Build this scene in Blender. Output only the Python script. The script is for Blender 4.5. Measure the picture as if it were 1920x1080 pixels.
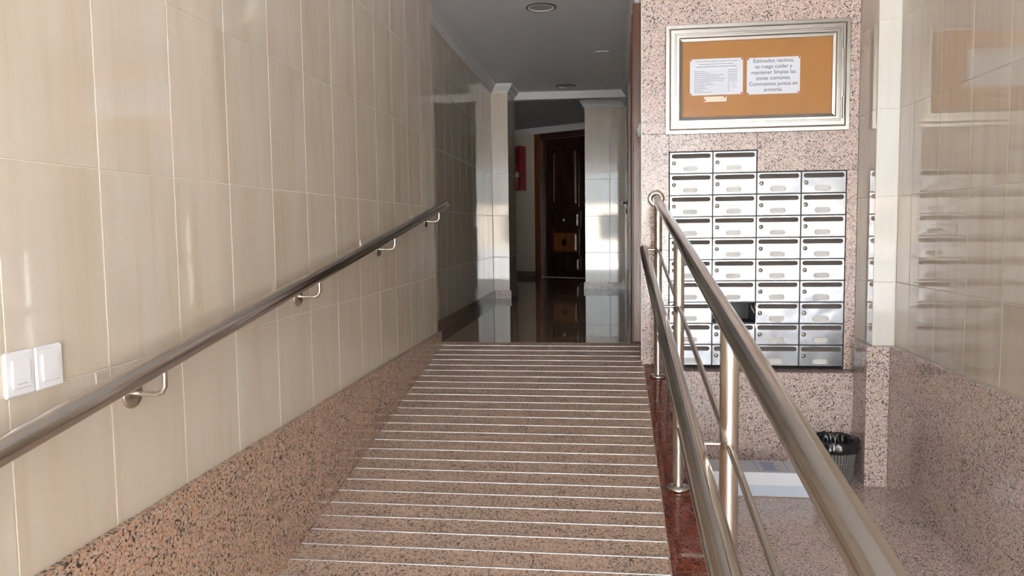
import bpy, bmesh, math, random
from mathutils import Vector, Matrix
random.seed(7)
for o in list(bpy.data.objects): bpy.data.objects.remove(o)
S = bpy.context.scene
COL = S.collection
PI = math.pi

# ------------------------------------------------------------------ camera, sky, sun, exposure
F, YAW, PITCH, ROLL = 1445.11, 0.1270, 0.0764, -0.0129      # the camera stands at the world origin
cy, sy, cp, sp = math.cos(YAW), math.sin(YAW), math.cos(PITCH), math.sin(PITCH)
fw = Vector((-sy*cp, cy*cp, -sp)); rt = Vector((cy, sy, 0)); up = rt.cross(fw)
c_, s_ = math.cos(ROLL), math.sin(ROLL)
r2, u2 = c_*rt + s_*up, -s_*rt + c_*up
cam = bpy.data.cameras.new('camera'); cam.sensor_width = 36; cam.lens = F/1920*36
cam.clip_start = 0.02; cam.clip_end = 200
co = bpy.data.objects.new('camera', cam); COL.objects.link(co)
co.matrix_world = Matrix(((r2.x, u2.x, -fw.x, 0), (r2.y, u2.y, -fw.y, 0), (r2.z, u2.z, -fw.z, 0), (0, 0, 0, 1)))
S.camera = co
S.view_settings.view_transform = 'Standard'; S.view_settings.look = 'None'
S.view_settings.gamma = 1; S.view_settings.use_curve_mapping = False
S.view_settings.exposure = 0.52

W = bpy.data.worlds.new('sky'); S.world = W; W.use_nodes = True
wn = W.node_tree.nodes; wl = W.node_tree.links
bg = wn['Background']; bg.inputs['Strength'].default_value = 5.2
bg.inputs['Color'].default_value = (0.86, 0.95, 1.0, 1)
sun = bpy.data.lights.new('sun', 'SUN'); sun.energy = 100; sun.angle = 0.02; sun.color = (1, .97, .93)
so = bpy.data.objects.new('sun', sun); COL.objects.link(so)
so.rotation_euler = (math.radians(-38), 0, math.radians(14))     # high over the building, onto the street
# daylight portal in the entrance opening (guides sampling of the sky, gives off nothing itself)
pl = bpy.data.lights.new('entrance_portal', 'AREA'); pl.shape = 'RECTANGLE'; pl.size = 2.62; pl.size_y = 2.95
pl.cycles.is_portal = True
po = bpy.data.objects.new('entrance_portal', pl); COL.objects.link(po)
po.location = (0.19, -2.18, 0.05); po.rotation_euler = (math.radians(90), 0, 0)

# ------------------------------------------------------------------ geometry constants (metres, camera at 0,0,0)
ZF, ZL, ZC = -1.425, -0.756, 1.55           # lower floor, landing, ceiling
XL, XC = -1.137, -1.268                     # tiled left wall by the ramp, left wall of the corridor
XR, XG = 1.52, 1.49                         # tiled right wall, face of its granite wainscot
YM, XM0, XM1 = 4.65, 0.188, 1.405           # mailbox wall
XE, XE2 = 0.2014, 0.34                      # right edge of the ramp, outer edge of the red granite kerb
YT = 5.075                                  # top of the ramp
ZJ = 0.1455                                 # height of a tile course joint
zr = lambda Y: -1.1268 + 0.1497*(Y - 2.6)
YR0 = 2.6 + (ZF + 1.1268)/0.1497            # foot of the ramp
Y_IN = -2.2

# ------------------------------------------------------------------ materials
MATS = {}
def newmat(name):
    m = bpy.data.materials.new(name); m.use_nodes = True
    n, l = m.node_tree.nodes, m.node_tree.links
    MATS[name] = m
    return m, n, l, n['Principled BSDF']
def plain(name, col, rough=.5, metal=0, spec=.5, coat=0, bump=None):
    m, n, l, b = newmat(name)
    b.inputs['Base Color'].default_value = (*col, 1); b.inputs['Roughness'].default_value = rough
    b.inputs['Metallic'].default_value = metal; b.inputs['Specular IOR Level'].default_value = spec
    b.inputs['Coat Weight'].default_value = coat
    tc = n.new('ShaderNodeTexCoord'); nz = n.new('ShaderNodeTexNoise'); nz.inputs['Scale'].default_value = 14
    nz.inputs['Detail'].default_value = 4
    l.new(tc.outputs['Object'], nz.inputs['Vector'])
    mr = n.new('ShaderNodeMapRange'); mr.inputs['To Min'].default_value = rough*.85; mr.inputs['To Max'].default_value = min(1, rough*1.2)
    l.new(nz.outputs['Fac'], mr.inputs['Value']); l.new(mr.outputs[0], b.inputs['Roughness'])
    if bump:
        bp = n.new('ShaderNodeBump'); bp.inputs['Strength'].default_value = bump[1]; bp.inputs['Distance'].default_value = bump[2]
        n2 = n.new('ShaderNodeTexNoise'); n2.inputs['Scale'].default_value = bump[0]
        l.new(tc.outputs['Object'], n2.inputs['Vector']); l.new(n2.outputs['Fac'], bp.inputs['Height']); l.new(bp.outputs[0], b.inputs['Normal'])
    return m
def ramp_node(n, stops, interp='LINEAR'):
    r = n.new('ShaderNodeValToRGB'); r.color_ramp.interpolation = interp
    e = r.color_ramp.elements
    while len(e) < len(stops): e.new(.5)
    for el, (p, c) in zip(e, stops): el.position = p; el.color = (*c, 1)
    return r
def granite(name, pink, pale, grey, black, rough, scale=95, ior=1.5, frac=(.0, .44, .68, .85)):
    m, n, l, b = newmat(name)
    tc = n.new('ShaderNodeTexCoord')
    nz = n.new('ShaderNodeTexNoise'); nz.inputs['Scale'].default_value = scale*1.3; nz.inputs['Detail'].default_value = 2
    l.new(tc.outputs['Object'], nz.inputs['Vector'])
    mx = n.new('ShaderNodeMixRGB'); mx.blend_type = 'ADD'; mx.inputs[0].default_value = .009
    l.new(tc.outputs['Object'], mx.inputs[1]); l.new(nz.outputs['Color'], mx.inputs[2])
    v = n.new('ShaderNodeTexVoronoi'); v.inputs['Scale'].default_value = scale
    l.new(mx.outputs[0], v.inputs['Vector'])
    sep = n.new('ShaderNodeSeparateColor'); l.new(v.outputs['Color'], sep.inputs[0])
    # clouds shift how many dark grains there are
    cl = n.new('ShaderNodeTexNoise'); cl.inputs['Scale'].default_value = 6; cl.inputs['Detail'].default_value = 3
    l.new(tc.outputs['Object'], cl.inputs['Vector'])
    ad = n.new('ShaderNodeMath'); ad.operation = 'MULTIPLY_ADD'; ad.inputs[1].default_value = .35; ad.inputs[2].default_value = -.175
    l.new(cl.outputs['Fac'], ad.inputs[0])
    a2 = n.new('ShaderNodeMath'); a2.operation = 'ADD'; l.new(sep.outputs[0], a2.inputs[0]); l.new(ad.outputs[0], a2.inputs[1])
    rp = ramp_node(n, [(frac[0], pink), (frac[1], pale), (frac[2], grey), (frac[3], black)], 'CONSTANT')
    l.new(a2.outputs[0], rp.inputs[0])
    # finer second grain
    v2 = n.new('ShaderNodeTexVoronoi'); v2.inputs['Scale'].default_value = scale*2.3
    l.new(mx.outputs[0], v2.inputs['Vector'])
    s2 = n.new('ShaderNodeSeparateColor'); l.new(v2.outputs['Color'], s2.inputs[0])
    r2_ = ramp_node(n, [(0, (1.12, 1.1, 1.08)), (.5, (.92, .9, .9)), (.87, (.35, .33, .32))], 'CONSTANT')
    l.new(s2.outputs[1], r2_.inputs[0])
    mu = n.new('ShaderNodeMixRGB'); mu.blend_type = 'MULTIPLY'; mu.inputs[0].default_value = .8
    l.new(rp.outputs[0], mu.inputs[1]); l.new(r2_.outputs[0], mu.inputs[2])
    l.new(mu.outputs[0], b.inputs['Base Color'])
    b.inputs['Roughness'].default_value = rough; b.inputs['IOR'].default_value = ior
    return m
granite('granite', (.62, .46, .40), (.71, .62, .57), (.44, .38, .36), (.07, .06, .055), .12, 195, frac=(0, .42, .70, .87))
granite('granite_ramp', (.55, .37, .27), (.56, .45, .36), (.32, .26, .22), (.07, .06, .055), .38, 200, frac=(0, .42, .68, .86))
granite('granite_skirting', (.50, .31, .21), (.51, .40, .32), (.28, .215, .175), (.06, .05, .042), .10, 165, frac=(0, .45, .70, .87))
granite('granite_landing', (.34, .22, .155), (.34, .26, .20), (.17, .13, .105), (.04, .035, .03), .035, 200, 1.5)
granite('granite_red', (.17, .035, .022), (.24, .06, .035), (.10, .025, .018), (.03, .012, .01), .05, 160, 1.55)
granite('granite_dark_base', (.24, .17, .13), (.26, .21, .17), (.14, .11, .09), (.04, .035, .03), .10, 190)

def tile_mat(name, base, streak, pale, rough):
    m, n, l, b = newmat(name)
    tc = n.new('ShaderNodeTexCoord'); oi = n.new('ShaderNodeObjectInfo')
    mul = n.new('ShaderNodeMath'); mul.operation = 'MULTIPLY'; mul.inputs[1].default_value = 37.0
    l.new(oi.outputs['Random'], mul.inputs[0])
    va = n.new('ShaderNodeVectorMath'); va.operation = 'ADD'
    l.new(tc.outputs['Object'], va.inputs[0]); l.new(mul.outputs[0], va.inputs[1])
    mp = n.new('ShaderNodeMapping'); mp.inputs['Scale'].default_value = (17, 17, 1.1)
    l.new(va.outputs[0], mp.inputs['Vector'])
    nz = n.new('ShaderNodeTexNoise'); nz.inputs['Scale'].default_value = 1; nz.inputs['Detail'].default_value = 5; nz.inputs['Roughness'].default_value = .6
    l.new(mp.outputs[0], nz.inputs['Vector'])
    mp2 = n.new('ShaderNodeMapping'); mp2.inputs['Scale'].default_value = (7, 7, 1.3)
    l.new(va.outputs[0], mp2.inputs['Vector'])
    n2 = n.new('ShaderNodeTexNoise'); n2.inputs['Scale'].default_value = 1; n2.inputs['Detail'].default_value = 3
    l.new(mp2.outputs[0], n2.inputs['Vector'])
    r1 = ramp_node(n, [(.30, streak), (.47, base), (.70, pale)]); l.new(nz.outputs['Fac'], r1.inputs[0])
    r3 = ramp_node(n, [(.32, tuple(.55*a + .45*q for a, q in zip(streak, base))), (.55, base), (.75, pale)]); l.new(n2.outputs['Fac'], r3.inputs[0])
    mx = n.new('ShaderNodeMixRGB'); mx.inputs[0].default_value = .6
    l.new(r1.outputs[0], mx.inputs[1]); l.new(r3.outputs[0], mx.inputs[2])
    l.new(mx.outputs[0], b.inputs['Base Color'])
    b.inputs['Roughness'].default_value = rough; b.inputs['IOR'].default_value = 1.65
    w = n.new('ShaderNodeTexNoise'); w.inputs['Scale'].default_value = 5; l.new(va.outputs[0], w.inputs['Vector'])
    bp = n.new('ShaderNodeBump'); bp.inputs['Strength'].default_value = .16; bp.inputs['Distance'].default_value = .0006
    l.new(w.outputs['Fac'], bp.inputs['Height']); l.new(bp.outputs[0], b.inputs['Normal'])
    return m
tile_mat('tile', (.62, .55, .46), (.53, .43, .31), (.66, .61, .54), .045)
tile_mat('tile_pale_lit', (.78, .76, .71), (.70, .66, .59), (.80, .79, .76), .07)  # whitish tile, made lighter still to carry the light on the step's front
plain('grout', (.80, .75, .66), .8)
plain('plaster_white', (.80, .80, .80), .7)
plain('ceiling_white', (.90, .92, .96), .5)
plain('wall_plain', (.62, .53, .42), .3)

def steel(name, col, rough, wav=0.0, scale=6, brush=None):
    m, n, l, b = newmat(name)
    b.inputs['Base Color'].default_value = (*col, 1); b.inputs['Metallic'].default_value = 1
    tc = n.new('ShaderNodeTexCoord'); oi = n.new('ShaderNodeObjectInfo')
    mul = n.new('ShaderNodeMath'); mul.operation = 'MULTIPLY'; mul.inputs[1].default_value = 23.0
    l.new(oi.outputs['Random'], mul.inputs[0])
    va = n.new('ShaderNodeVectorMath'); l.new(tc.outputs['Object'], va.inputs[0]); l.new(mul.outputs[0], va.inputs[1])
    nz = n.new('ShaderNodeTexNoise'); nz.inputs['Scale'].default_value = scale; nz.inputs['Detail'].default_value = 1
    l.new(va.outputs[0], nz.inputs['Vector'])
    mr = n.new('ShaderNodeMapRange'); mr.inputs['To Min'].default_value = rough*.8; mr.inputs['To Max'].default_value = rough*1.25
    l.new(nz.outputs['Fac'], mr.inputs['Value']); l.new(mr.outputs[0], b.inputs['Roughness'])
    if wav:
        bp = n.new('ShaderNodeBump'); bp.inputs['Strength'].default_value = 1; bp.inputs['Distance'].default_value = wav
        l.new(nz.outputs['Fac'], bp.inputs['Height']); l.new(bp.outputs[0], b.inputs['Normal'])
    return m
steel('rail_steel', (.58, .54, .49), .16)
steel('mailbox_steel', (.29, .295, .31), .15, .0026, 8)
steel('frame_steel', (.50, .48, .44), .24)
steel('bracket_steel', (.62, .57, .50), .22)
steel('strip_metal', (.62, .60, .60), .5)
plain('carcass_dark', (.035, .033, .035), .4)
steel('flap_steel', (.28, .25, .23), .3)
plain('slot_metal', (.20, .17, .15), .35, metal=.3)
plain('name_card', (.70, .70, .68), .5)
plain('cork', (.43, .20, .055), .85)
plain('paper', (.82, .85, .92), .7)
plain('paper_cream', (.86, .80, .66), .7)
plain('ink', (.16, .16, .20), .7)
plain('ink_pale', (.38, .39, .45), .7)
plain('pin_red', (.45, .03, .03), .35)
plain('switch_white', (.86, .87, .90), .25)
plain('bin_plastic', (.20, .188, .178), .45)
plain('bin_inner', (.05, .047, .045), .6)
plain('bag_black', (.012, .012, .015), .16, spec=.7)
plain('carton_white', (.84, .86, .92), .6)
plain('carton_grey', (.62, .63, .68), .7)
plain('carton_side', (.62, .70, .80), .6)
plain('carton_brown', (.36, .22, .13), .8)
plain('print_blue', (.30, .33, .56), .7)
plain('extinguisher_red', (.26, .008, .012), .3)
plain('cabinet_red', (.22, .010, .014), .35)
plain('black_plastic', (.015, .015, .015), .4)
plain('diffuser_grey', (.50, .49, .48), .5)
plain('ring_dark', (.03, .03, .03), .4)
plain('lamp_trim', (.80, .78, .72), .3)
plain('pavement', (.50, .51, .54), .8)
plain('facade', (.55, .49, .42), .8)
plain('facade_dark', (.08, .09, .10), .2)
plain('handle_dark', (.05, .05, .055), .3, metal=.8)
plain('alu_dark', (.12, .11, .10), .4, metal=.6)
def wood(name, dark, light, rough):
    m, n, l, b = newmat(name)
    tc = n.new('ShaderNodeTexCoord'); mp = n.new('ShaderNodeMapping'); mp.inputs['Scale'].default_value = (38, 38, 2.2)
    l.new(tc.outputs['Object'], mp.inputs['Vector'])
    nz = n.new('ShaderNodeTexNoise'); nz.inputs['Scale'].default_value = 1; nz.inputs['Detail'].default_value = 6
    l.new(mp.outputs[0], nz.inputs['Vector'])
    r = ramp_node(n, [(.3, dark), (.7, light)]); l.new(nz.outputs['Fac'], r.inputs[0]); l.new(r.outputs[0], b.inputs['Base Color'])
    b.inputs['Roughness'].default_value = rough
    return m
wood('wood_dark', (.022, .010, .006), (.060, .026, .013), .18)
wood('wood_matte', (.022, .010, .006), (.060, .026, .013), .6)
wood('wood_panel', (.13, .045, .014), (.26, .10, .03), .2)
wood('wood_frame', (.10, .036, .014), (.20, .075, .030), .25)
m, n, l, b = newmat('pane_glass')
tr = n.new('ShaderNodeBsdfTransparent'); gl = n.new('ShaderNodeBsdfGlossy'); gl.inputs['Roughness'].default_value = .02
fr = n.new('ShaderNodeFresnel'); fr.inputs['IOR'].default_value = 1.3; ms = n.new('ShaderNodeMixShader')
l.new(fr.outputs[0], ms.inputs[0]); l.new(tr.outputs[0], ms.inputs[1]); l.new(gl.outputs[0], ms.inputs[2])
l.new(ms.outputs[0], n['Material Output'].inputs['Surface'])

# ------------------------------------------------------------------ builders
class MB:
    """collects verts and faces; build() links them as ONE mesh object"""
    def __init__(s): s.v = []; s.f = []; s.sm = []
    def add(s, vs, fs, smooth=False):
        k = len(s.v); s.v += [tuple(q) for q in vs]
        for q in fs: s.f.append([k+i for i in q]); s.sm.append(smooth)
        return s
    def box(s, x0, x1, y0, y1, z0, z1):
        return s.add([(x0,y0,z0),(x1,y0,z0),(x1,y1,z0),(x0,y1,z0),(x0,y0,z1),(x1,y0,z1),(x1,y1,z1),(x0,y1,z1)],
                     [(3,2,1,0),(4,5,6,7),(0,1,5,4),(1,2,6,5),(2,3,7,6),(3,0,4,7)])
    def cbox(s, x0, x1, y0, y1, z0, z1, c):
        """box with chamfered edges"""
        bm = bmesh.new(); bmesh.ops.create_cube(bm, size=1)
        for q in bm.verts: q.co = Vector(((x0+x1)/2+q.co.x*(x1-x0), (y0+y1)/2+q.co.y*(y1-y0), (z0+z1)/2+q.co.z*(z1-z0)))
        bmesh.ops.bevel(bm, geom=bm.edges[:], offset=c, segments=1, affect='EDGES')
        return s.bm(bm)
    def bm(s, bm, smooth=False):
        bm.verts.index_update()
        s.add([q.co[:] for q in bm.verts], [[q.index for q in f.verts] for f in bm.faces], smooth); bm.free(); return s
    def prism(s, pts, axis, a, b):
        """extrude polygon pts (2D, the other two axes in order) along axis from a to b"""
        def mk(p, t): return {'x': (t, p[0], p[1]), 'y': (p[0], t, p[1]), 'z': (p[0], p[1], t)}[axis]
        n = len(pts); vs = [mk(p, a) for p in pts] + [mk(p, b) for p in pts]
        fs = [list(range(n))[::-1], list(range(n, 2*n))] + [(i, (i+1) % n, n+(i+1) % n, n+i) for i in range(n)]
        s.add(vs, fs); return s
    def tube(s, path, r, seg=20, cap=True):
        P = [Vector(p) for p in path]; rings = []; nrm = None
        for i, p in enumerate(P):
            t = ((P[min(i+1, len(P)-1)]-p).normalized() + (p-P[max(i-1, 0)]).normalized()).normalized()
            if nrm is None: nrm = t.orthogonal().normalized()
            else: nrm = (nrm - t*nrm.dot(t)).normalized()
            bn = t.cross(nrm); rr = r[i] if isinstance(r, (list, tuple)) else r
            rings.append([p + rr*(math.cos(2*PI*k/seg)*nrm + math.sin(2*PI*k/seg)*bn) for k in range(seg)])
        vs = [q for rg in rings for q in rg]
        fs = [(i*seg+k, i*seg+(k+1) % seg, (i+1)*seg+(k+1) % seg, (i+1)*seg+k) for i in range(len(P)-1) for k in range(seg)]
        s.add(vs, fs, True)
        if cap:
            s.add(rings[0], [list(range(seg))[::-1]]); s.add(rings[-1], [list(range(seg))])
        return s
    def lathe(s, prof, o=(0, 0, 0), axis=(0, 0, 1), seg=32, smooth=True, wob=None):
        """prof: (radius, height) pairs turned about axis at o"""
        ax = Vector(axis).normalized(); u = ax.orthogonal().normalized(); w = ax.cross(u); o = Vector(o)
        vs = []
        for j, (r, h) in enumerate(prof):
            for k in range(seg):
                a = 2*PI*k/seg; dr, dh = wob(j, a) if wob else (0, 0)
                vs.append(o + ax*(h+dh) + (r+dr)*(math.cos(a)*u + math.sin(a)*w))
        fs = [(j*seg+k, j*seg+(k+1) % seg, (j+1)*seg+(k+1) % seg, (j+1)*seg+k) for j in range(len(prof)-1) for k in range(seg)]
        return s.add(vs, fs, smooth)
    def mesh(s, name, mat, origin=(0, 0, 0)):
        me = bpy.data.meshes.new(name); o = Vector(origin)
        me.from_pydata([tuple(Vector(q)-o) for q in s.v], [], s.f)
        me.polygons.foreach_set('use_smooth', s.sm)
        bm = bmesh.new(); bm.from_mesh(me); bmesh.ops.recalc_face_normals(bm, faces=bm.faces[:]); bm.to_mesh(me); bm.free()
        me.materials.append(MATS[mat]); me.update(); return me
    def build(s, name, mat, parent=None, origin=None):
        """geometry is given in world space; origin = where the object's own origin sits"""
        base = Vector(origin) if origin is not None else (wpos(parent) if parent else Vector((0, 0, 0)))
        o = bpy.data.objects.new(name, s.mesh(name, mat, base)); COL.objects.link(o)
        if parent: o.parent = parent; o.location = base - wpos(parent)
        else: o.location = base
        return o
def wpos(o):
    p = Vector((0, 0, 0))
    while o: p += o.location; o = o.parent
    return p
def inst(name, me, parent, loc):
    o = bpy.data.objects.new(name, me); COL.objects.link(o); o.parent = parent
    o.location = Vector(loc) - wpos(parent) if parent else loc
    return o
def tag(o, label, cat, group=None):
    o['label'] = label; o['category'] = cat
    if group: o['group'] = group
    return o
def struct(o): o['kind'] = 'structure'; return o
def thing(name, loc, label, cat, group=None):
    o = bpy.data.objects.new(name, None); o.empty_display_size = .1; COL.objects.link(o); o.location = loc
    return tag(o, label, cat, group)
B = MB

# ------------------------------------------------------------------ tiles
TILE_T = .010; GV, GH = .0036, .0024
tile_cache = {}
def tile_mesh(w, h, axis, mat='tile'):
    """tile centred on its own origin, front face proud; axis = direction the tile runs along"""
    k = (round(w, 3), round(h, 3), axis, mat)
    if k not in tile_cache:
        t = TILE_T/2; m_ = B()
        if axis == 'y': m_.cbox(-t, t, -w/2, w/2, -h/2, h/2, .0012)
        else: m_.cbox(-w/2, w/2, -t, t, -h/2, h/2, .0012)
        tile_cache[k] = m_.mesh('tile', mat)
    return tile_cache[k]
def tiled(parent, axis, plane, sign, us, zs, mat='tile'):
    """tiles whose front lies in the plane; sign = direction the front faces"""
    for u0, u1 in zip(us[:-1], us[1:]):
        for z0, z1 in zip(zs[:-1], zs[1:]):
            w, h = u1-u0-GV, z1-z0-GH
            if w < .01 or h < .01: continue
            c = plane - sign*TILE_T/2; u, z = (u0+u1)/2, (z0+z1)/2
            inst('tile', tile_mesh(w, h, axis, mat), parent, (c, u, z) if axis == 'y' else (u, c, z))
def cuts(lo, hi, ref, step):
    k = math.ceil((lo-ref)/step + 1e-6); out = [lo]
    while ref+k*step < hi-1e-6: out.append(ref+k*step); k += 1
    return out + [hi]
D = .0025      # the joints lie this deep

# ------------------------------------------------------------------ the setting
# left wall along the ramp
wl_ = struct(B().box(XL-.13, XL-D, Y_IN, 4.99, ZF-.1, ZC).build('wall_left', 'grout'))
tiled(wl_, 'y', XL, 1, cuts(.4136, 4.99, 1.6136, .3), cuts(-.7545, ZC, ZJ, .45))
B().box(XL-D, XL, Y_IN, .412, -.7545, ZC).build('plain_lining', 'wall_plain', wl_)
# granite skirting: level top, foot follows the ramp
struct(B().prism([(Y_IN, ZF), (YR0, ZF), (5.02, zr(5.02)), (5.02, -.675), (Y_IN, -.675)], 'x', XL, XL+.02).build('baseboard_left', 'granite_skirting'))
# left wall of the corridor, set back
wc = struct(B().box(XC-.1, XC-D, 4.99, 8.35, ZL-.2, ZC).build('wall_left_corridor', 'grout'))
tiled(wc, 'y', XC, 1, cuts(4.992, 8.35, 5.02, .3), cuts(ZL, ZC, ZJ, .45))
struct(B().box(XC, XC+.018, 5.02, 8.332, ZL, ZL+.085).build('baseboard_left_corridor', 'granite_dark_base'))
# right wall of the corridor
wr_ = struct(B().box(XM0+.008, XM0+.12, 5.24, 9.6, ZL-.2, ZC).build('wall_right_corridor', 'grout'))
tiled(wr_, 'y', XM0+.006, -1, cuts(5.95, 7.52, 5.95, .3), cuts(ZL, ZC, ZJ, .45))
tiled(wr_, 'y', XM0+.006, -1, cuts(8.46, 9.598, 8.46, .3), cuts(ZL, ZC, ZJ, .45))
struct(B().box(XM0-.012, XM0+.006, 8.47, 9.58, ZL, ZL+.085).build('baseboard_right_corridor', 'granite_dark_base'))

# ramp: granite wedge with slabs and strips
ramp = struct(B().prism([(YR0, ZF-.05), (YT, ZF-.05), (YT, zr(YT)-.012), (YR0, ZF-.012)], 'x', XL+.02, XE).build('ramp', 'grout'))
xj = -.405
def slab(x0, x1, y0, y1, g=.0008):
    pts = []
    B().prism([(y0+g, zr(y0+g)-.012), (y1-g, zr(y1-g)-.012), (y1-g, zr(y1-g)), (y0+g, zr(y0+g))], 'x', x0+g, x1-g).build('granite_slab', 'granite_ramp', ramp)
sy_ = [YR0, 1.15, 1.75, 2.35, 2.95, 3.55, 4.15, 4.65, YT]
for a, b_ in zip(sy_[:-1], sy_[1:]):
    xe = XE if b_ <= 4.66 else XM0
    slab(XL+.02, xj, a, b_); slab(xj, xe, a, b_)
for k in range(-17, 26):
    Y = 2.4994 + .1*k
    if Y < YR0 + .03: continue
    xe = XE if Y < 4.65 else XM0
    zz = lambda y: zr(y)
    B().prism([(Y-.0034, zz(Y-.0034)), (Y+.0034, zz(Y+.0034)), (Y+.0030, zz(Y+.0030)+.002), (Y-.0030, zz(Y-.0030)+.002)], 'x', XL+.024, xe-.006).build('anti_slip_strip', 'strip_metal', ramp)
# red granite kerb along the ramp's open side
struct(B().prism([(YR0, ZF-.05), (YM-.002, ZF-.05), (YM-.002, zr(YM)), (YR0, zr(YR0))], 'x', XE, XE2).build('trim_1', 'granite_red'))
# landing and lower floor
struct(B().box(-2.4, 1.0, YT, 12.8, ZL-.1, ZL).build('floor_landing', 'granite_landing'))
struct(B().box(-1.4, 1.9, Y_IN-.3, 4.68, ZF-.12, ZF).build('floor', 'granite'))
struct(B().box(-2.4, 1.9, Y_IN, 12.8, ZC, ZC+.12).build('ceiling', 'ceiling_white'))

# mailbox wall
MW, MH, MX0, MZ0 = .2488, .1260, .3478, -.8242
MZT = MZ0 + 9*MH
we = struct(B().box(XM0+.02, XM1, YM+.34, YM+.40, ZF, ZC).build('wall_end', 'wall_plain'))
def panel(x0, x1, z0, z1, y0=YM, t=.03, par=we, mat='granite', g=.0007):
    B().cbox(x0+g, x1-g, y0, y0+t, z0+g, z1-g, .0008).build('granite_panel', mat, par)
panel(XM0, XM1, .545, ZC)
panel(XM0, MX0-.003, -.137, .545); panel(XM0, MX0-.003, -.842, -.137)
panel(MX0-.003, MX0+2*MW+.003, MZT+MH+.003, .545)
panel(MX0+2*MW+.003, XM1, MZT+.003, .545)
panel(MX0+4*MW+.003, XM1, -.842, MZT+.003)
# granite return of that wall towards the corridor
B().box(XM0, XM0+.03, YM+.0305, 5.10, -.842, ZC).build('granite_panel', 'granite', we)
struct(B().box(XM0-.004, XM0+.001, YM-.004, YM+.012, -.80, ZC-.002).build('trim_2', 'lamp_trim'))
# lower part with its ledge
YLW = 4.545
lw = struct(B().box(XE2+.002, XM1-.002, YLW+.03, YM+.33, ZF, -.865).build('wall_end_lower', 'wall_plain'))
panel(XE2+.002, XM1-.002, ZF, -.863, YLW, .03, lw)
B().box(XE2+.002, XM1-.002, YLW-.004, YM+.33, -.863, -.843).build('ledge', 'granite', lw)

# right wall: tiled step beside the mailboxes, then the long tiled wall with granite wainscot
YS = 4.35; ZWT = -.655
ws = struct(B().box(XM1+D, XR+.1, YS+D, YM+.4, ZF, ZC).build('wall_right_step', 'grout'))
zsr = cuts(ZWT+.0, ZC, .1486, .459)
tiled(ws, 'y', XM1, -1, [YS, YM-.003], zsr)
tiled(ws, 'x', YS, -1, [XM1-.0, XR-.002], zsr, 'tile_pale_lit')
wrr = struct(B().box(XR+D, XR+.12, Y_IN, YS, ZF-.1, ZC).build('wall_right', 'grout'))
tiled(wrr, 'y', XR, -1, cuts(.4, YS-.001, 3.844, .3155), zsr)
B().box(XR, XR+D, Y_IN, .398, ZWT, ZC).build('plain_lining', 'wall_plain', wrr)
bs = struct(B().box(XM1-.004, XR-.005, YS-.005, YM-.11, ZF, ZWT-.03).build('baseboard_right_step', 'wall_plain'))
panel(XM1-.035, XG, ZF, ZWT, YS-.03, .025, bs)
B().cbox(XM1-.035, XM1-.005, YS-.0045, YLW-.005, ZF, ZWT, .0008).build('granite_panel', 'granite', bs)
br = struct(B().box(XR-.006, XR, Y_IN, YS-.03, ZF, ZWT-.002).build('baseboard_right', 'grout'))
def wpanel(y0, y1, z0, z1, g=.0009):
    B().cbox(XG, XR-.006, y0+g, y1-g, z0+g, z1-g, .0008).build('granite_panel', 'granite', br)
wpanel(3.718, YS-.031, ZF, ZWT); 
for a, b_ in ((2.75, 3.718), (1.78, 2.75), (.81, 1.78), (-.2, .81), (Y_IN, -.2)):
    wpanel(a, b_, ZF, -1.255); wpanel(a, b_, -1.255, ZWT)

# pillars, beam and far end of the corridor
pL = struct(B().box(XC-.1, -1.09-D, 8.35+D, 8.98, ZL, ZC).build('wall_left_pillar', 'grout'))
zc_ = cuts(ZL, ZC, ZJ, .45)
tiled(pL, 'x', 8.35, -1, [XC+.001, -1.09], zc_)
tiled(pL, 'y', -1.09, 1, [8.351, 8.66, 8.98], zc_)
struct(B().box(XC+.018, -1.072, 8.332, 8.35, ZL, ZL+.085).box(-1.09, -1.072, 8.35, 8.98, ZL, ZL+.085).build('baseboard_left_pillar', 'granite'))
pR = struct(B().box(-.304+D, XM0+.12, 9.6+D, 10.3, ZL, ZC).build('wall_right_pillar', 'grout'))
tiled(pR, 'x', 9.6, -1, [-.304, .0, XM0+.004], zc_)
tiled(pR, 'y', -.304, -1, [9.601, 9.95, 10.3], zc_)
struct(B().box(-.322, XM0-.013, 9.582, 9.6, ZL, ZL+.085).box(-.322, -.304, 9.6, 10.3, ZL, ZL+.085).build('baseboard_right_pillar', 'granite'))
struct(B().add([(-1.0895, 8.89, ZC-.08), (XM0+.005, 8.93, ZC-.08), (XM0+.005, 9.05, ZC-.08), (-1.0895, 8.99, ZC-.08),
                (-1.0895, 8.86, ZC), (XM0+.005, 8.90, ZC), (XM0+.005, 9.08, ZC), (-1.0895, 9.02, ZC)],
               [(3,2,1,0),(4,5,6,7),(0,1,5,4),(1,2,6,5),(2,3,7,6),(3,0,4,7)]).build('trim_3', 'plaster_white'))
# alcove on the left behind the pillar, and right end
struct(B().box(-2.3, -2.2, 8.98, 12.8, ZL, ZC).box(-2.2, XC-.101, 8.9, 8.98, ZL, ZC).build('wall_left_alcove', 'wall_plain'))
struct(B().box(.31, .41, 9.6, 12.0, ZL, ZC).build('wall_right_alcove', 'wall_plain'))
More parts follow.
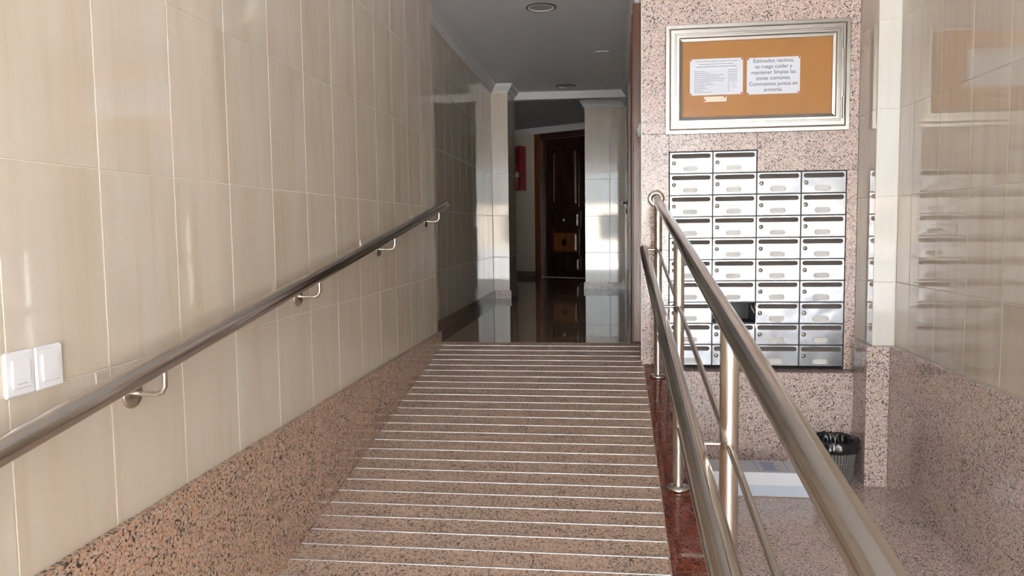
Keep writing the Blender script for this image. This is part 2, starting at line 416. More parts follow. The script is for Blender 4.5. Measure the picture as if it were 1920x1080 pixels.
# skewed end wall: frame (u along the wall, v out of it towards the camera)
A0 = Vector((-1.5, 12.25, 0)); A1 = Vector((-.35, 11.6, 0)); U = (A1-A0).normalized(); N = Vector((U.y, -U.x, 0))
def sk(u, v, z): return tuple(A0 + U*u + N*v + Vector((0, 0, z)))
def skbox(m_, u0, u1, v0, v1, z0, z1):
    return m_.add([sk(u0,v0,z0),sk(u1,v0,z0),sk(u1,v1,z0),sk(u0,v1,z0),sk(u0,v0,z1),sk(u1,v0,z1),sk(u1,v1,z1),sk(u0,v1,z1)],
                  [(3,2,1,0),(4,5,6,7),(0,1,5,4),(1,2,6,5),(2,3,7,6),(3,0,4,7)])
DU0, DU1 = .40, 1.42         # door opening along the wall
wk = B(); skbox(wk, -.85, DU0, -.12, 0, ZL, ZC); skbox(wk, DU1, 2.2, -.12, 0, ZL, ZC); skbox(wk, DU0, DU1, -.12, 0, ZL+2.215, ZC)
struct(wk.build('wall_back', 'wall_plain'))
struct(skbox(B(), -.8, DU0-.001, 0, .018, ZL, ZL+.085).build('baseboard_back', 'granite_dark_base'))

# cornices: a moulded profile swept along the top of a wall
PROF = [(0, 0), (.008, 0), (.012, .012), (.020, .016), (.030, .036), (.048, .056), (.052, .068), (.060, .070), (.060, .085), (0, .085)]
def cornice(name, path, closed_left=True):
    """path in plan; the moulding projects to the right-hand side of travel"""
    m_ = B(); P = [Vector((p[0], p[1])) for p in path]; rings = []
    for i, p in enumerate(P):
        d0 = (p-P[i-1]).normalized() if i else (P[1]-p).normalized()
        d1 = (P[i+1]-p).normalized() if i < len(P)-1 else d0
        n0 = Vector((d0.y, -d0.x)); n1 = Vector((d1.y, -d1.x)); mm = (n0+n1); mm = mm/(mm.dot(n0))
        rings.append([(p.x+mm.x*a, p.y+mm.y*a, ZC-.085+h) for a, h in PROF])
    k = len(PROF)
    m_.add([q for r in rings for q in r], [(i*k+j, i*k+(j+1) % k, (i+1)*k+(j+1) % k, (i+1)*k+j) for i in range(len(P)-1) for j in range(k)])
    m_.add(rings[0], [list(range(k))]); m_.add(rings[-1], [list(range(k))[::-1]])
    return struct(m_.build(name, 'plaster_white'))
cornice('trim_4', [(XC, 4.995), (XC, 8.35), (-1.09, 8.35), (-1.09, 8.855)])
cornice('trim_5', [(-.304, 10.3), (-.304, 9.6), (XM0-.0, 9.6), (XM0-.0, 9.1)])
cornice('trim_6', [(XM0+.006, 8.89), (XM0+.006, 5.3)])
cornice('trim_7', [sk(-.7, 0, 0)[:2], sk(2.05, 0, 0)[:2]])
# street front with the entrance opening, pavement and house across the street
struct(B().box(XL-.13, -1.11, Y_IN-.15, Y_IN, ZF, 2.0).box(1.485, XR+.12, Y_IN-.15, Y_IN, ZF, 2.0).box(-1.11, 1.485, Y_IN-.15, Y_IN, 1.52, 2.0)
       .box(-9, XL-.13, Y_IN-.15, Y_IN, ZF, 2.0).box(XR+.12, 9, Y_IN-.15, Y_IN, ZF, 2.0).build('wall_front', 'facade'))
struct(B().box(-60, 60, -60, Y_IN-.3, ZF-.2, ZF-.03).build('street_pavement', 'pavement'))
fb = struct(B().box(-60, 60, -49, -45, ZF-.03, 1.9).build('wall_across_street', 'facade'))
for i in range(-7, 8):
    B().box(i*5-.9, i*5+.9, -45.0, -44.9, -.9, 1.2).build('window', 'facade_dark', fb)

# ------------------------------------------------------------------ railing on the open side of the ramp
XP = .27
RS = .139
ztop = lambda Y: .164 + .1366*(Y-4.6)
zbar = lambda Y: -.127 + .1413*(Y-4.43)
zlow = lambda Y: -.613 + .1413*(Y-4.43)
RG = thing('ramp_railing', (XP, 2.5, zr(2.5)), 'stainless steel tube railing with posts on the red granite kerb beside the ramp', 'railing')
posts = [4.43, 3.10, 1.79, .75]
B().tube([(XP, .15, ztop(.15)), (XP, 4.60, ztop(4.60)), (XP+.001, 4.648, ztop(4.60)+.003)], .025, 32).build('top_rail', 'rail_steel', RG)
fl = B().lathe([(.0, 0), (.046, 0), (.050, .003), (.050, .008), (.044, .012), (.03, .013)], (XP, YM, ztop(4.6)+.003), (0, -1, 0), 40)
fl.build('wall_flange', 'rail_steel', RG)
XQ = .19
B().tube([(XQ, .35, zbar(.35)), (XQ, 4.43, zbar(4.43))], .025, 32).build('side_rail', 'rail_steel', RG)
for i, (a, b_) in enumerate(zip([.15] + posts[::-1][:-1], posts[::-1])): pass
B().tube([(XP, .2, zbar(.2)), (XP, 4.43, zbar(4.43))], .0085, 16).build('bar', 'rail_steel', RG)
B().tube([(XP, .75, zlow(.75)), (XP, 4.43, zlow(4.43))], .0085, 16).build('bar', 'rail_steel', RG)
for Y in posts:
    zb = max(zr(Y), ZF)
    p = B().tube([(XP, Y, zb), (XP, Y, ztop(Y)-.012)], .0215, 28).build('post', 'rail_steel', RG)
    B().lathe([(.0215, .014), (.038, .012), (.047, .006), (.047, -.006), (.0, -.006)], (XP, Y, zb), (0, 0, 1), 36).build('base_flange', 'rail_steel', p)
    B().tube([(XP, Y, zbar(Y)), (XQ+.01, Y, zbar(Y)), (XQ, Y, zbar(Y)-.001)], .0055, 12).build('side_rail_bracket', 'bracket_steel', RG)

# ------------------------------------------------------------------ handrail on the left wall
XH = -1.05
zh = lambda Y: -.185 + .1440*(Y-2.5)
HR = thing('wall_handrail', (XL, 2.5, -.25), 'sloping stainless steel handrail on four brackets along the tiled wall', 'handrail')
rl = B().tube([(XH, .55, zh(.55)), (XH, 4.885, zh(4.885))], .025, 32).build('rail', 'rail_steel', HR)
B().lathe([(.0, .006), (.018, .005), (.0245, 0), (.0245, -.004)], (XH, 4.886, zh(4.886)), (0, 1, .144), 28).build('end_cap', 'frame_steel', rl)
for Y in (.69, 1.69, 2.69, 3.695, 4.70):
    zf = zh(Y) - .078
    br_ = B().tube([(XL, Y, zf), (XH-.022, Y, zf-.002), (XH-.008, Y, zf+.003), (XH, Y, zf+.018), (XH, Y, zh(Y)-.022)], .0065, 14).build('bracket', 'bracket_steel', HR)
    B().lathe([(0, .009), (.012, .009), (.034, .007), (.037, .003), (.037, 0), (0, 0)], (XL, Y, zf), (1, 0, 0), 36).build('wall_plate', 'bracket_steel', br_)

# ------------------------------------------------------------------ mailboxes
def stadium(cx, cz, hw, r, n=8):
    pts = []
    for k in range(n+1): a = -PI/2 + PI*k/n; pts.append((cx+hw-r+r*math.cos(a), cz+r*math.sin(a)))
    for k in range(n+1): a = PI/2 + PI*k/n; pts.append((cx-hw+r+r*math.cos(a), cz+r*math.sin(a)))
    return pts
def plate_with_hole(outer, hole, y0, y1):
    """plate in the XZ plane with one hole, thickness y0..y1"""
    bm = bmesh.new(); loops = []
    for L in (outer, hole):
        vs = [bm.verts.new((x, y0, z)) for x, z in L]
        loops.append([bm.edges.new((vs[i], vs[(i+1) % len(vs)])) for i in range(len(vs))])
    bmesh.ops.triangle_fill(bm, use_beauty=True, edges=loops[0]+loops[1])
    r = bmesh.ops.extrude_face_region(bm, geom=bm.faces[:])
    for q in r['geom']:
        if isinstance(q, bmesh.types.BMVert): q.co.y = y1
    return bm
G = .0042
hw, hh = MW/2-G, MH/2-G
def rect(x0, x1, z0, z1): return [(x0, z0), (x1, z0), (x1, z1), (x0, z1)]
# meshes local to the centre of the front of a box; the door is local to its hinge on the right edge
body_me = B()
body_me.box(-MW/2+.0006, -hw+.0004, .003, .20, -MH/2+.0006, MH/2-.0006).box(hw-.0004, MW/2-.0006, .003, .20, -MH/2+.0006, MH/2-.0006)
body_me.box(-hw, hw, .003, .20, hh-.0004, MH/2-.0006).box(-hw, hw, .003, .20, -MH/2+.0006, -hh+.0004).box(-hw, hw, .195, .20, -hh, hh)
body_me = body_me.mesh('body', 'carcass_dark')
slot_z = hh-.0205
door_me = B().bm(plate_with_hole(rect(-hw, hw, -hh, hh), stadium(0, slot_z, hw-.008, .0132), -.004, 0))
door_me = door_me.mesh('door', 'mailbox_steel', (hw, 0, 0))
flap_me = B().add([(-hw+.006, .006, slot_z-.014), (hw-.006, .006, slot_z-.014), (hw-.006, .022, slot_z+.014), (-hw+.006, .022, slot_z+.014),
                   (-hw+.006, .009, slot_z-.016), (hw-.006, .009, slot_z-.016), (hw-.006, .025, slot_z+.012), (-hw+.006, .025, slot_z+.012)],
                  [(0,1,2,3),(7,6,5,4),(0,4,5,1),(1,5,6,2),(2,6,7,3),(3,7,4,0)]).mesh('slot_flap', 'slot_metal', (hw, 0, 0))
LX, LZ = -hw+.022, -.002
lock_me = B().lathe([(0, .004), (.0075, .004), (.0085, .0015), (.0115, .001), (.0115, 0)], (LX, -.004, LZ), (0, -1, 0), 20).mesh('lock', 'frame_steel', (hw, 0, 0))
rim_me = B().lathe([(.0135, 0), (.0135, .0022), (.0115, .0026), (.0110, 0)], (LX, -.004, LZ), (0, -1, 0), 20).mesh('lock_ring', 'flap_steel', (hw, 0, 0))
NX, NZ = -.005, -.034
np_me = B().bm(plate_with_hole(stadium(NX, NZ, .045, .0165), stadium(NX, NZ, .0425, .0145), -.0062, -.004)).mesh('name_plate_frame', 'flap_steel', (hw, 0, 0))
card_me = B().prism(stadium(NX, NZ, .0425, .0145), 'y', -.0052, -.004).mesh('name_plate', 'name_card', (hw, 0, 0))
scr_me = B().lathe([(0, .0012), (.0022, .0008), (.0026, 0)], (NX-.036, -.0052, NZ), (0, -1, 0), 10).mesh('screw', 'flap_steel', (hw, 0, 0))
nsc = 0
ORD = ['topmost', 'second', 'third', 'fourth', 'fifth', 'sixth', 'seventh', 'eighth', 'ninth', 'tenth']
CN = ['in the column nearest the ramp', 'in the second column from the ramp', 'in the third column from the ramp', 'in the column nearest the white tiled pillar']
for c in range(4):
    rows = 10 if c < 2 else 9
    for k in range(rows):
        z = MZ0 + (rows-k-.5)*MH; x = MX0 + (c+.5)*MW
        opened = (c == 1 and k == 7)
        lab = ('steel mailbox standing open with a dark inside, ' if opened else ('brushed steel mailbox, %s from the top ' % ORD[k] if k else 'brushed steel mailbox, topmost ')) + CN[c]
        mbx = thing('mailbox', (x, YM, z), lab, 'mailbox', 'steel mailboxes in the granite wall')
        inst('body', body_me, mbx, (x, YM, z))
        d = inst('door', door_me, mbx, (x+hw, YM, z))
        if opened: d.rotation_euler = (math.radians(1), 0, math.radians(81.5))
        else: d.rotation_euler = (math.radians(random.uniform(-.25, .25)), 0, math.radians(random.uniform(0, .35)))
        for nm, me in (('slot_flap', flap_me), ('lock', lock_me), ('lock_ring', rim_me), ('name_plate', card_me), ('name_plate_frame', np_me), ('screw', scr_me), ('screw', scr_me)):
            q = bpy.data.objects.new(nm, me); COL.objects.link(q); q.parent = d
            if nm == 'screw': nsc += 1; q.location.x = .072*(nsc % 2)

# ------------------------------------------------------------------ notice board
NB = thing('notice_board', (.835, YM, .535), 'steel framed glazed cork notice board above the mailboxes', 'notice board')
X0, X1, Z0, Z1 = .322, 1.345, .535, 1.157
def frame(m_, x0, x1, z0, z1, w, prof):
    """mitred frame; prof = list of (inset 0..1 of w, depth towards the camera)"""
    n_ = len(prof); rings = []
    for cx, cz, sx, sz in ((x0, z0, 1, 1), (x1, z0, -1, 1), (x1, z1, -1, -1), (x0, z1, 1, -1)):
        rings.append([(cx+sx*w*a, YM-d, cz+sz*w*a) for a, d in prof])
    m_.add([q for r in rings for q in r], [(i*n_+j, i*n_+(j+1) % n_, ((i+1) % 4)*n_+(j+1) % n_, ((i+1) % 4)*n_+j) for i in range(4) for j in range(n_)])
    return m_
frame(B(), X0, X1, Z0, Z1, .022, [(0, 0), (0, .030), (.12, .033), (1, .033), (1, 0)]).build('outer_frame', 'frame_steel', NB)
B().box(X0+.0225, X1-.0225, YM-.012, YM-.002, Z0+.0225, Z1-.0225).build('cork_panel', 'cork', NB)
df = frame(B(), X0+.0245, X1-.0245, Z0+.0245, Z1-.0245, .072, [(0, .014), (0, .036), (.1, .039), (.38, .039), (.42, .036), (.5, .036), (.54, .040), (.72, .040), (.8, .035), (1, .030), (1, .014)]).build('door_frame', 'frame_steel', NB)
B().box(X0+.093, X1-.093, YM-.021, YM-.018, Z0+.093, Z1-.093).build('glass_pane', 'pane_glass', df)
B().lathe([(0, .004), (.006, .004), (.008, .0), ], (X0+.078, YM-.0352, .835), (0, -1, 0), 20).build('lock', 'flap_steel', df)
for z0, z1 in ((.985, 1.105), (.600, .720)):
    B().tube([(X1-.038, YM-.042, z0), (X1-.038, YM-.042, z1)], .0075, 16).build('hinge', 'frame_steel', NB)
B().box(X1-.0395, X1-.0365, YM-.0395, YM-.034, .72, .985).build('hinge_gap', 'ring_dark', NB)

def text_mesh(body, size, x, z, y, name, parent, mat='ink', align='CENTER'):
    cu = bpy.data.curves.new('notice_text', 'FONT'); cu.body = body; cu.size = size; cu.align_x = align; cu.space_line = 1.0
    cu.offset = .0003
    t = bpy.data.objects.new('notice_text', cu); COL.objects.link(t)
    bpy.context.view_layer.update()
    me = bpy.data.meshes.new_from_object(t.evaluated_get(bpy.context.evaluated_depsgraph_get()))
    bpy.data.objects.remove(t)
    me.transform(Matrix.Translation((x, y, z)) @ Matrix.Rotation(PI/2, 4, 'X'))
    me.transform(Matrix.Translation(-wpos(parent)))
    me.materials.clear(); me.materials.append(MATS[mat])
    o = bpy.data.objects.new(name, me); COL.objects.link(o); o.parent = parent
    return o
YP = YM-.0125
def notice(name, x0, x1, z0, z1, label, cat, pins, mat='paper', group=None, tilt=0):
    t = thing(name, ((x0+x1)/2, YP, z0), label, cat, group)
    m_ = B(); n_ = 8
    vs = []
    for i in range(n_+1):
        u = i/n_; x = x0+(x1-x0)*u; y = YP-.0006-.0012*math.sin(PI*u)
        for z in (z0+tilt*u, z1+tilt*u): vs += [(x, y, z), (x, y+.0004, z)]
    fs = []
    for i in range(n_):
        a = 4*i; b_ = a+4
        fs += [(a, b_, b_+2, a+2), (a+1, a+3, b_+3, b_+1), (a, a+1, b_+1, b_), (a+2, b_+2, b_+3, a+3)]
    fs += [(0, 2, 3, 1), (4*n_, 4*n_+1, 4*n_+3, 4*n_+2)]
    m_.add(vs, fs); m_.build('sheet', mat, t)
    for px, pz in pins:
        B().lathe([(0, .004), (.0035, .0036), (.005, .001), (.005, 0)], (px, YP-.0012, pz), (0, -1, 0), 14).build('pin', 'pin_red', t)
    return t
def corners(x0, x1, z0, z1, i=.006): return [(x0+i, z0+i), (x1-i, z0+i), (x0+i, z1-i), (x1-i, z1-i)]
n1 = notice('notice_sheet', .462, .760, .757, .963, 'white sheet with a typed list and figures pinned in the notice board', 'paper', corners(.462, .760, .757, .963), group='papers in the notice board')
n2 = notice('notice_sheet', .782, 1.076, .752, .958, 'white sheet with large printed words pinned in the notice board', 'paper', corners(.782, 1.076, .752, .958), group='papers in the notice board')
n3 = notice('notice_slip', .543, .670, .718, .748, 'small cream paper slip pinned under the typed list', 'paper', [(.660, .744), (.548, .728)], 'paper_cream', 'papers in the notice board')
lines = ['Estimados vecinos,', 'se ruega cuidar y', 'mantener limpias las', 'zonas comunes.', 'Convivamos juntos en', 'armon\u00eda.']
for i, s_t in enumerate(lines):
    text_mesh(s_t, .0300, .929, .930-.0325*i, YP-.0024, 'print', n2)
# the list: three heading lines and rows with figures, too small to read
rnd = random.Random(3)
hd = B(); tb = B()
def words(m_, xa, xb, z, h, wmin=.006, wmax=.02):
    x = xa
    while x < xb-.004:
        w = min(rnd.uniform(wmin, wmax), xb-x); m_.box(x, x+w, YP-.0026, YP-.0022, z, z+h); x += w+.0028
words(hd, .492, .732, .946, .0042); words(hd, .512, .708, .930, .0042); words(hd, .498, .724, .915, .0052)
hd.build('print', 'ink_pale', n1)
for i, ln in enumerate((.060, .085, .165, .145, .180, .165, .095, .115, .065, .078, .050, .100)):
    z = .890-.0108*i
    words(tb, .487, .487+ln, z, .0036)
    if i < 11: tb.box(.487, .715, YP-.0024, YP-.0021, z-.0024, z-.0018)
    words(tb, .676, .676+(.052 if i < 7 else .014), z+.005, .0042, .008, .014)
    if 6 < i < 10: words(tb, .700, .728, z+.005, .0036, .003, .005)
tb.build('print', 'ink_pale', n1)

# ------------------------------------------------------------------ light switch, bell
LS = thing('light_switch', (XL, 1.378, -.312), 'white double light switch on the tiled wall above the handrail', 'light switch')
def quad_plate(y0, y1, z0, z1, x0, x1, c): return B().cbox(x0, x1, y0, y1, z0, z1, c)
for k, (y0, y1) in enumerate(((1.300, 1.3765), (1.3785, 1.456))):
    yc, z0, z1 = (y0+y1)/2, -.312+.002, -.222
    quad_plate(y0, y1, z0, z1, XL, XL+.009, .004).build('switch_frame', 'switch_white', LS)
    rk = quad_plate(yc-.024, yc+.024, z0+.016, z1-.016, XL+.0085, XL+.0125, .002).build('rocker', 'switch_white', LS)
    if k == 0: quad_plate(yc-.012, yc+.012, z0+.024, z0+.026, XL+.0122, XL+.0128, .0002).build('marker_line', 'diffuser_grey', rk)
BL = thing('doorbell', (XM0, 4.86, .596), 'small round white bell button on the edge of the granite wall', 'doorbell')
B().lathe([(0, 0), (.044, 0), (.044, .010), (.036, .016), (.0, .018)], (XM0, 4.86, .596), (-1, 0, 0), 28).build('cover', 'switch_white', BL)
B().lathe([(.014, .017), (.014, .021), (.0, .022)], (XM0, 4.86, .596), (-1, 0, 0), 20).build('button', 'lamp_trim', BL)

# ------------------------------------------------------------------ ceiling lights and plate
for (x, y), lab in (((-.475, 5.53), 'round recessed ceiling light at the corridor entrance above the top of the ramp'), ((-.475, 8.57), 'round recessed ceiling light deep in the corridor before the white beam')):
    L_ = thing('ceiling_light', (x, y, ZC), lab, 'ceiling light', 'recessed lights in the corridor ceiling')
    B().lathe([(.108, 0), (.108, -.004), (.100, -.007), (.094, -.004), (.094, 0)], (x, y, ZC), (0, 0, 1), 48).build('outer_ring', 'ring_dark', L_)
    B().lathe([(.094, 0), (.094, -.006), (.086, -.008), (.083, -.002), (.083, 0)], (x, y, ZC), (0, 0, 1), 48).build('inner_ring', 'lamp_trim', L_)
    B().lathe([(.0, -.0035), (.05, -.003), (.083, -.0015)], (x, y, ZC), (0, 0, 1), 48).build('diffuser', 'diffuser_grey', L_)
cpz = thing('ceiling_plate', (-.061, 6.98, ZC), 'narrow white plate on the corridor ceiling between the two lights', 'plate')
B().cbox(-.119, -.003, 6.965, 6.995, ZC-.006, ZC, .002).build('cover', 'plaster_white', cpz)
B().box(-.110, -.012, 6.960, 6.965, ZC-.004, ZC).build('lip', 'lamp_trim', cpz)

# ------------------------------------------------------------------ waste bin with bag, carton
bx_, by_, bz = 1.235, 4.415, ZF
WB = thing('waste_bin', (bx_, by_, bz), 'small grey ribbed plastic waste bin with a black bag below the mailboxes', 'waste bin')
B().lathe([(0, .004), (.092, .004), (.120, .226), (.117, .226), (.089, .008), (0, .008)], (bx_, by_, bz), (0, 0, 1), 48).build('bucket', 'bin_inner', WB)
rb = B()
for k in range(44):
    a = 2*PI*k/44; da = .041
    vs = []
    for r, h in ((.0925, .010), (.1205, .222)):
        for s in (-1, 1):
            for dr in (-.001, .0028): vs.append((bx_+(r+dr)*math.cos(a+s*da), by_+(r+dr)*math.sin(a+s*da), bz+h))
    rb.add(vs, [(0,1,3,2),(4,6,7,5),(0,4,5,1),(2,3,7,6),(1,5,7,3),(0,2,6,4)])
rb.build('ribs', 'bin_plastic', WB)['kind'] = 'stuff'
hoop = B()
for h in (.030, .120, .205):
    r = .0925+(h-.010)*(.028/.212)
    hoop.lathe([(r-.002, h-.004), (r+.0012, h-.004), (r+.0012, h+.004), (r-.002, h+.004)], (bx_, by_, bz), (0, 0, 1), 44)
hoop.build('hoops', 'bin_plastic', WB)['kind'] = 'stuff'
B().lathe([(.095, 0), (.097, .004), (.097, .014), (.092, .016), (.0, .002), ], (bx_, by_, bz), (0, 0, 1), 44).build('foot', 'bin_plastic', WB)
B().lathe([(.1185, .220), (.126, .221), (.127, .230), (.121, .233), (.117, .226)], (bx_, by_, bz), (0, 0, 1), 48).build('rim', 'bin_plastic', WB)
rg = random.Random(5); ph = [(rg.uniform(0, 6.28), rg.choice((5, 7, 11, 17, 23, 29))) for _ in range(24)]
def wob(j, a):
    s = [.0012, .0045, .004, .0022, .0018, .004, .005, .006, .006, .005, .004][min(j, 10)]
    v_ = sum(math.sin(m_*a + p + j*1.3) for p, m_ in ph[(j*3) % 18:(j*3) % 18+5])/2.2
    v2 = sum(math.sin(m_*a*.5*2 + p*2 + j*.7) for p, m_ in ph[2:6])/2.5
    return (abs(v_)*s if j < 5 else v_*s, v2*s*1.2)
BG = B().lathe([(.1275, .178), (.1315, .190), (.1320, .205), (.1300, .222), (.1290, .238), (.1235, .243), (.1160, .232), (.108, .200), (.098, .150), (.085, .090), (.060, .040), (.0, .03)],
               (bx_, by_, bz), (0, 0, 1), 160, True, wob).build('bin_bag', 'bag_black', WB)
BG['label'] = 'crumpled shiny black plastic bag folded over the rim'
CT = thing('cardboard_box', (.77, 4.20, ZF), 'low white lidded carton with blue print on the floor under the mailboxes', 'box')
cx0, cx1, cy0, cy1, ch, lz = .505, 1.05, 4.092, 4.300, .135, .066
tr_ = B().cbox(cx0, cx1, cy0+.004, cy1-.004, ZF+.004, ZF+ch-.004, .001).build('tray', 'carton_side', CT)
B().box(cx0-.001, cx1+.001, cy0+.002, cy0+.01, ZF, ZF+.0045).build('cut_edge', 'carton_brown', tr_)
lid = B().box(cx0-.003, cx1+.003, cy0, cy0+.003, ZF+lz, ZF+ch-.0022).box(cx0-.003, cx1+.003, cy1-.003, cy1, ZF+lz, ZF+ch-.0022).box(
    cx0-.003, cx0-.0002, cy0+.003, cy1-.003, ZF+lz, ZF+ch-.0022).box(cx1+.0002, cx1+.003, cy0+.003, cy1-.003, ZF+lz, ZF+ch-.0022)
lid = lid.build('lid', 'carton_white', CT)
top = B().cbox(cx0-.003, cx1+.003, cy0, cy1, ZF+ch-.002, ZF+ch, .0006).build('lid_top', 'carton_grey', lid)
pt = B()
for i in range(9):
    y = 4.128+.017*i
    pt.box(.800+.004*(i % 3), .800+rnd.uniform(.06, .105), y, y+.010, ZF+ch, ZF+ch+.0005)
for s in (-1, 1): pt.box(.853+s*.078, .857+s*.078, 4.115, 4.292, ZF+ch, ZF+ch+.0005)
pt.build('print', 'print_blue', CT)

# ------------------------------------------------------------------ far end: door, extinguisher; doors on the right
DV = -.06
d1 = struct(bpy.data.objects.new('door_1', None)); COL.objects.link(d1); d1.location = sk((DU0+DU1)/2, DV, ZL)
ZD = ZL+2.20
def fr_piece(u0, u1, v0, v1, z0, z1, nm, mat, par): return skbox(B(), u0, u1, v0, v1, z0, z1).build(nm, mat, par)
fr_piece(DU0+.001, DU0+.10, -.11, .022, ZL, ZD+.01, 'door_frame', 'wood_frame', d1)
fr_piece(DU1-.10, DU1-.001, -.11, .022, ZL, ZD+.01, 'door_frame', 'wood_frame', d1)
fr_piece(DU0+.10, DU1-.10, -.11, .002, ZD-.07, ZD+.0148, 'door_frame', 'wood_matte', d1)
LU0, LU1 = DU0+.102, DU1-.102
leaf = fr_piece(LU0, LU1, DV-.045, DV, ZL+.006, ZD-.072, 'leaf', 'wood_dark', d1)
fr_piece(DU0+.10, DU1-.10, -.11, -.0, ZL, ZL+.005, 'threshold', 'lamp_trim', d1)
MU = (LU0+LU1)/2
def moulded(u0, u1, z0, z1, mat, w=.035):
    """raised field panel with a moulding around it"""
    m_ = B()
    skbox(m_, u0, u1, DV, DV+.022, z0, z0+w); skbox(m_, u0, u1, DV, DV+.022, z1-w, z1)
    skbox(m_, u0, u0+w, DV, DV+.022, z0+w, z1-w); skbox(m_, u1-w, u1, DV, DV+.022, z0+w, z1-w)
    skbox(m_, u0+w*.3, u1-w*.3, DV+.022, DV+.028, z0+w*.3, z0+w*.6); skbox(m_, u0+w*.3, u1-w*.3, DV+.022, DV+.028, z1-w*.6, z1-w*.3)
    m_.build('moulding', 'wood_dark', leaf)
    k = w+.02
    q = [(u0+w, z0+w), (u1-w, z0+w), (u1-w, z1-w), (u0+w, z1-w)]; r = [(u0+w+.035, z0+w+.035), (u1-w-.035, z0+w+.035), (u1-w-.035, z1-w-.035), (u0+w+.035, z1-w-.035)]
    B().add([sk(u, DV+.001, z) for u, z in q] + [sk(u, DV+.018, z) for u, z in r],
            [(0,1,5,4),(1,2,6,5),(2,3,7,6),(3,0,4,7),(4,5,6,7)]).build('field', mat, leaf)
PW = .25
moulded(MU-PW, MU+PW, ZL+1.08, ZL+1.98, 'wood_dark')
moulded(MU-PW-.03, MU+PW+.03, ZL+.74, ZL+1.02, 'wood_dark')
moulded(MU-PW, MU+PW, ZL+.36, ZL+.72, 'wood_panel')
moulded(MU-PW-.03, MU+PW+.03, ZL+.08, ZL+.33, 'wood_dark', .03)
for s in (-1, 1):
    B().tube([sk(MU+s*(PW-.06), DV+.02, ZL+1.16), sk(MU+s*(PW-.06), DV+.02, ZL+1.90)], .012, 12).build('moulding', 'wood_frame', leaf)
B().lathe([(.055, 0), (.055, .008), (.040, .014), (.030, .008), (.018, .016), (0, .018)], sk(MU, DV+.017, ZL+.54), N, 24).build('rosette', 'wood_dark', leaf)
B().lathe([(.012, 0), (.012, .03), (.034, .045), (.034, .06), (0, .07)], sk(MU, DV, ZL+.88), N, 24).build('knob', 'frame_steel', leaf)
B().lathe([(.03, 0), (.028, .006), (0, .007)], sk(LU1-.05, DV, ZL+1.12), N, 20).build('keyhole', 'frame_steel', leaf)
B().lathe([(.03, 0), (.028, .006), (0, .007)], sk(LU1-.05, DV, ZL+1.27), N, 20).build('keyhole', 'frame_steel', leaf)

# extinguisher cabinet on the end wall
eu0, eu1, ez0, ez1 = .0, .225, .60, 1.285
EC = thing('extinguisher_cabinet', sk((eu0+eu1)/2, 0, ez0), 'open fronted dark red cabinet on the wall beside the carved door', 'cabinet')
skbox(B(), eu0, eu1, .001, .012, ez0, ez1).build('back_panel', 'cabinet_red', EC)
for a, b_, c, d_ in ((eu0, eu0+.012, ez0, ez1), (eu1-.012, eu1, ez0, ez1)): skbox(B(), a, b_, .012, .17, c, d_).build('side_panel', 'extinguisher_red', EC)
skbox(B(), eu0+.012, eu1-.012, .012, .17, ez1-.012, ez1).build('top_panel', 'extinguisher_red', EC)
skbox(B(), eu0+.012, eu1-.012, .012, .17, ez0, ez0+.012).build('bottom_panel', 'extinguisher_red', EC)
eo = sk((eu0+eu1)/2, .092, ez0+.0125)
FE = thing('fire_extinguisher', eo, 'red fire extinguisher with a white label inside the red cabinet', 'fire extinguisher')
B().lathe([(0, 0), (.066, .0), (.070, .01), (.070, .34), (.062, .38), (.040, .405), (.022, .415), (.022, .43), (0, .43)], eo, (0, 0, 1), 32).build('cylinder', 'extinguisher_red', FE)
B().lathe([(.0704, .19), (.0708, .195), (.0708, .265), (.0704, .27)], eo, (0, 0, 1), 32).build('label_band', 'diffuser_grey', FE)
e = Vector(eo)
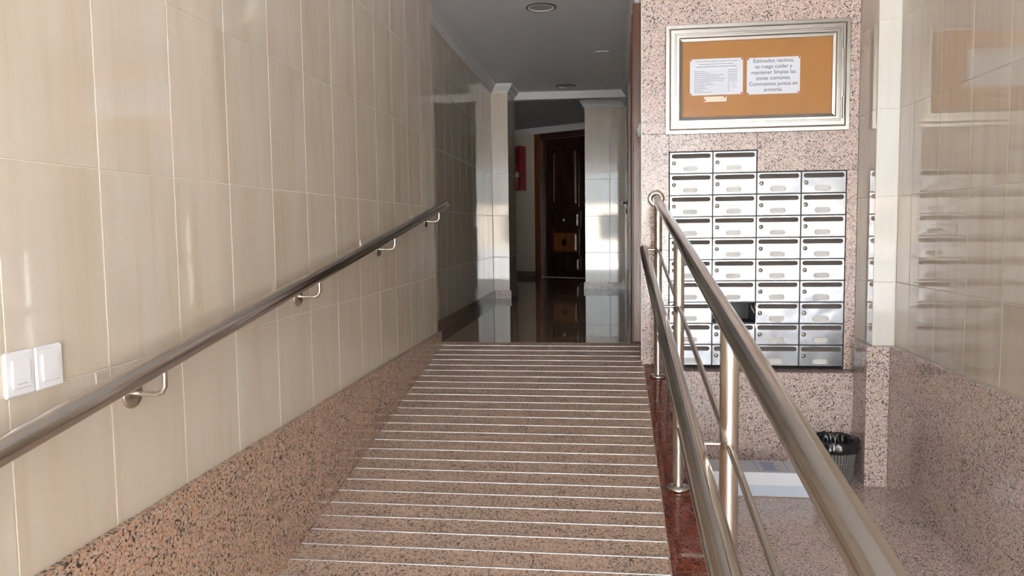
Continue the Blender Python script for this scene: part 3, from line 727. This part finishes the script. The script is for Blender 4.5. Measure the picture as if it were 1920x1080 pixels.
B().tube([e+Vector((0, 0, .43)), e+Vector((0, 0, .47))], .018, 16).tube([e+N*-.02+Vector((0, 0, .465)), e+N*.065+Vector((0, 0, .49))], .009, 10).build('valve_lever', 'black_plastic', FE)
B().tube([e+Vector((0, 0, .45)), e+U*.04+Vector((0, 0, .46)), e+U*.076+Vector((0, 0, .40)), e+U*.079+Vector((0, 0, .2)), e+U*.079+Vector((0, 0, .1))], .009, 12).build('hose', 'black_plastic', FE)

# wooden door on the right behind the mailbox wall, seen along its casing
d2 = struct(bpy.data.objects.new('door_2', None)); COL.objects.link(d2); d2.location = (XM0, 5.5, ZL)
B().cbox(.150, XM0+.03, 5.105, 5.20, ZL, ZL+2.185, .004).cbox(.142, .158, 5.12, 5.185, ZL, ZL+2.12, .004).build('door_frame', 'wood_frame', d2)
B().cbox(.155, XM0+.03, 5.80, 5.93, ZL, ZL+2.185, .004).build('door_frame', 'wood_frame', d2)
B().cbox(.158, XM0+.03, 5.2005, 5.7995, ZL+2.06, ZL+2.185, .004).build('door_frame', 'wood_frame', d2)
B().box(.190, .23, 5.203, 5.797, ZL+.005, ZL+2.058).build('leaf', 'wood_dark', d2)
# second door further in, with a lever handle
d3 = struct(bpy.data.objects.new('door_3', None)); COL.objects.link(d3); d3.location = (XM0, 8, ZL)
lf = B().cbox(XM0-.006, XM0+.006, 7.56, 8.42, ZL+.004, ZL+2.1, .002).build('leaf', 'wall_plain', d3)
B().box(XM0-.010, XM0+.006, 8.422, 8.458, ZL, ZL+2.13).box(XM0-.010, XM0+.006, 7.522, 7.558, ZL, ZL+2.13).build('door_frame', 'alu_dark', d3)
B().tube([(XM0-.006, 8.33, .262), (XM0-.055, 8.33, .262), (XM0-.06, 8.32, .262), (XM0-.06, 8.21, .262)], .010, 14).build('handle', 'handle_dark', lf)
B().lathe([(.026, 0), (.026, .008), (0, .010)], (XM0-.006, 8.33, .262), (-1, 0, 0), 20).build('handle_rose', 'handle_dark', lf)
B().lathe([(.022, 0), (.022, .012), (0, .014)], (XM0-.006, 8.33, .17), (-1, 0, 0), 20).build('keyhole', 'handle_dark', lf)
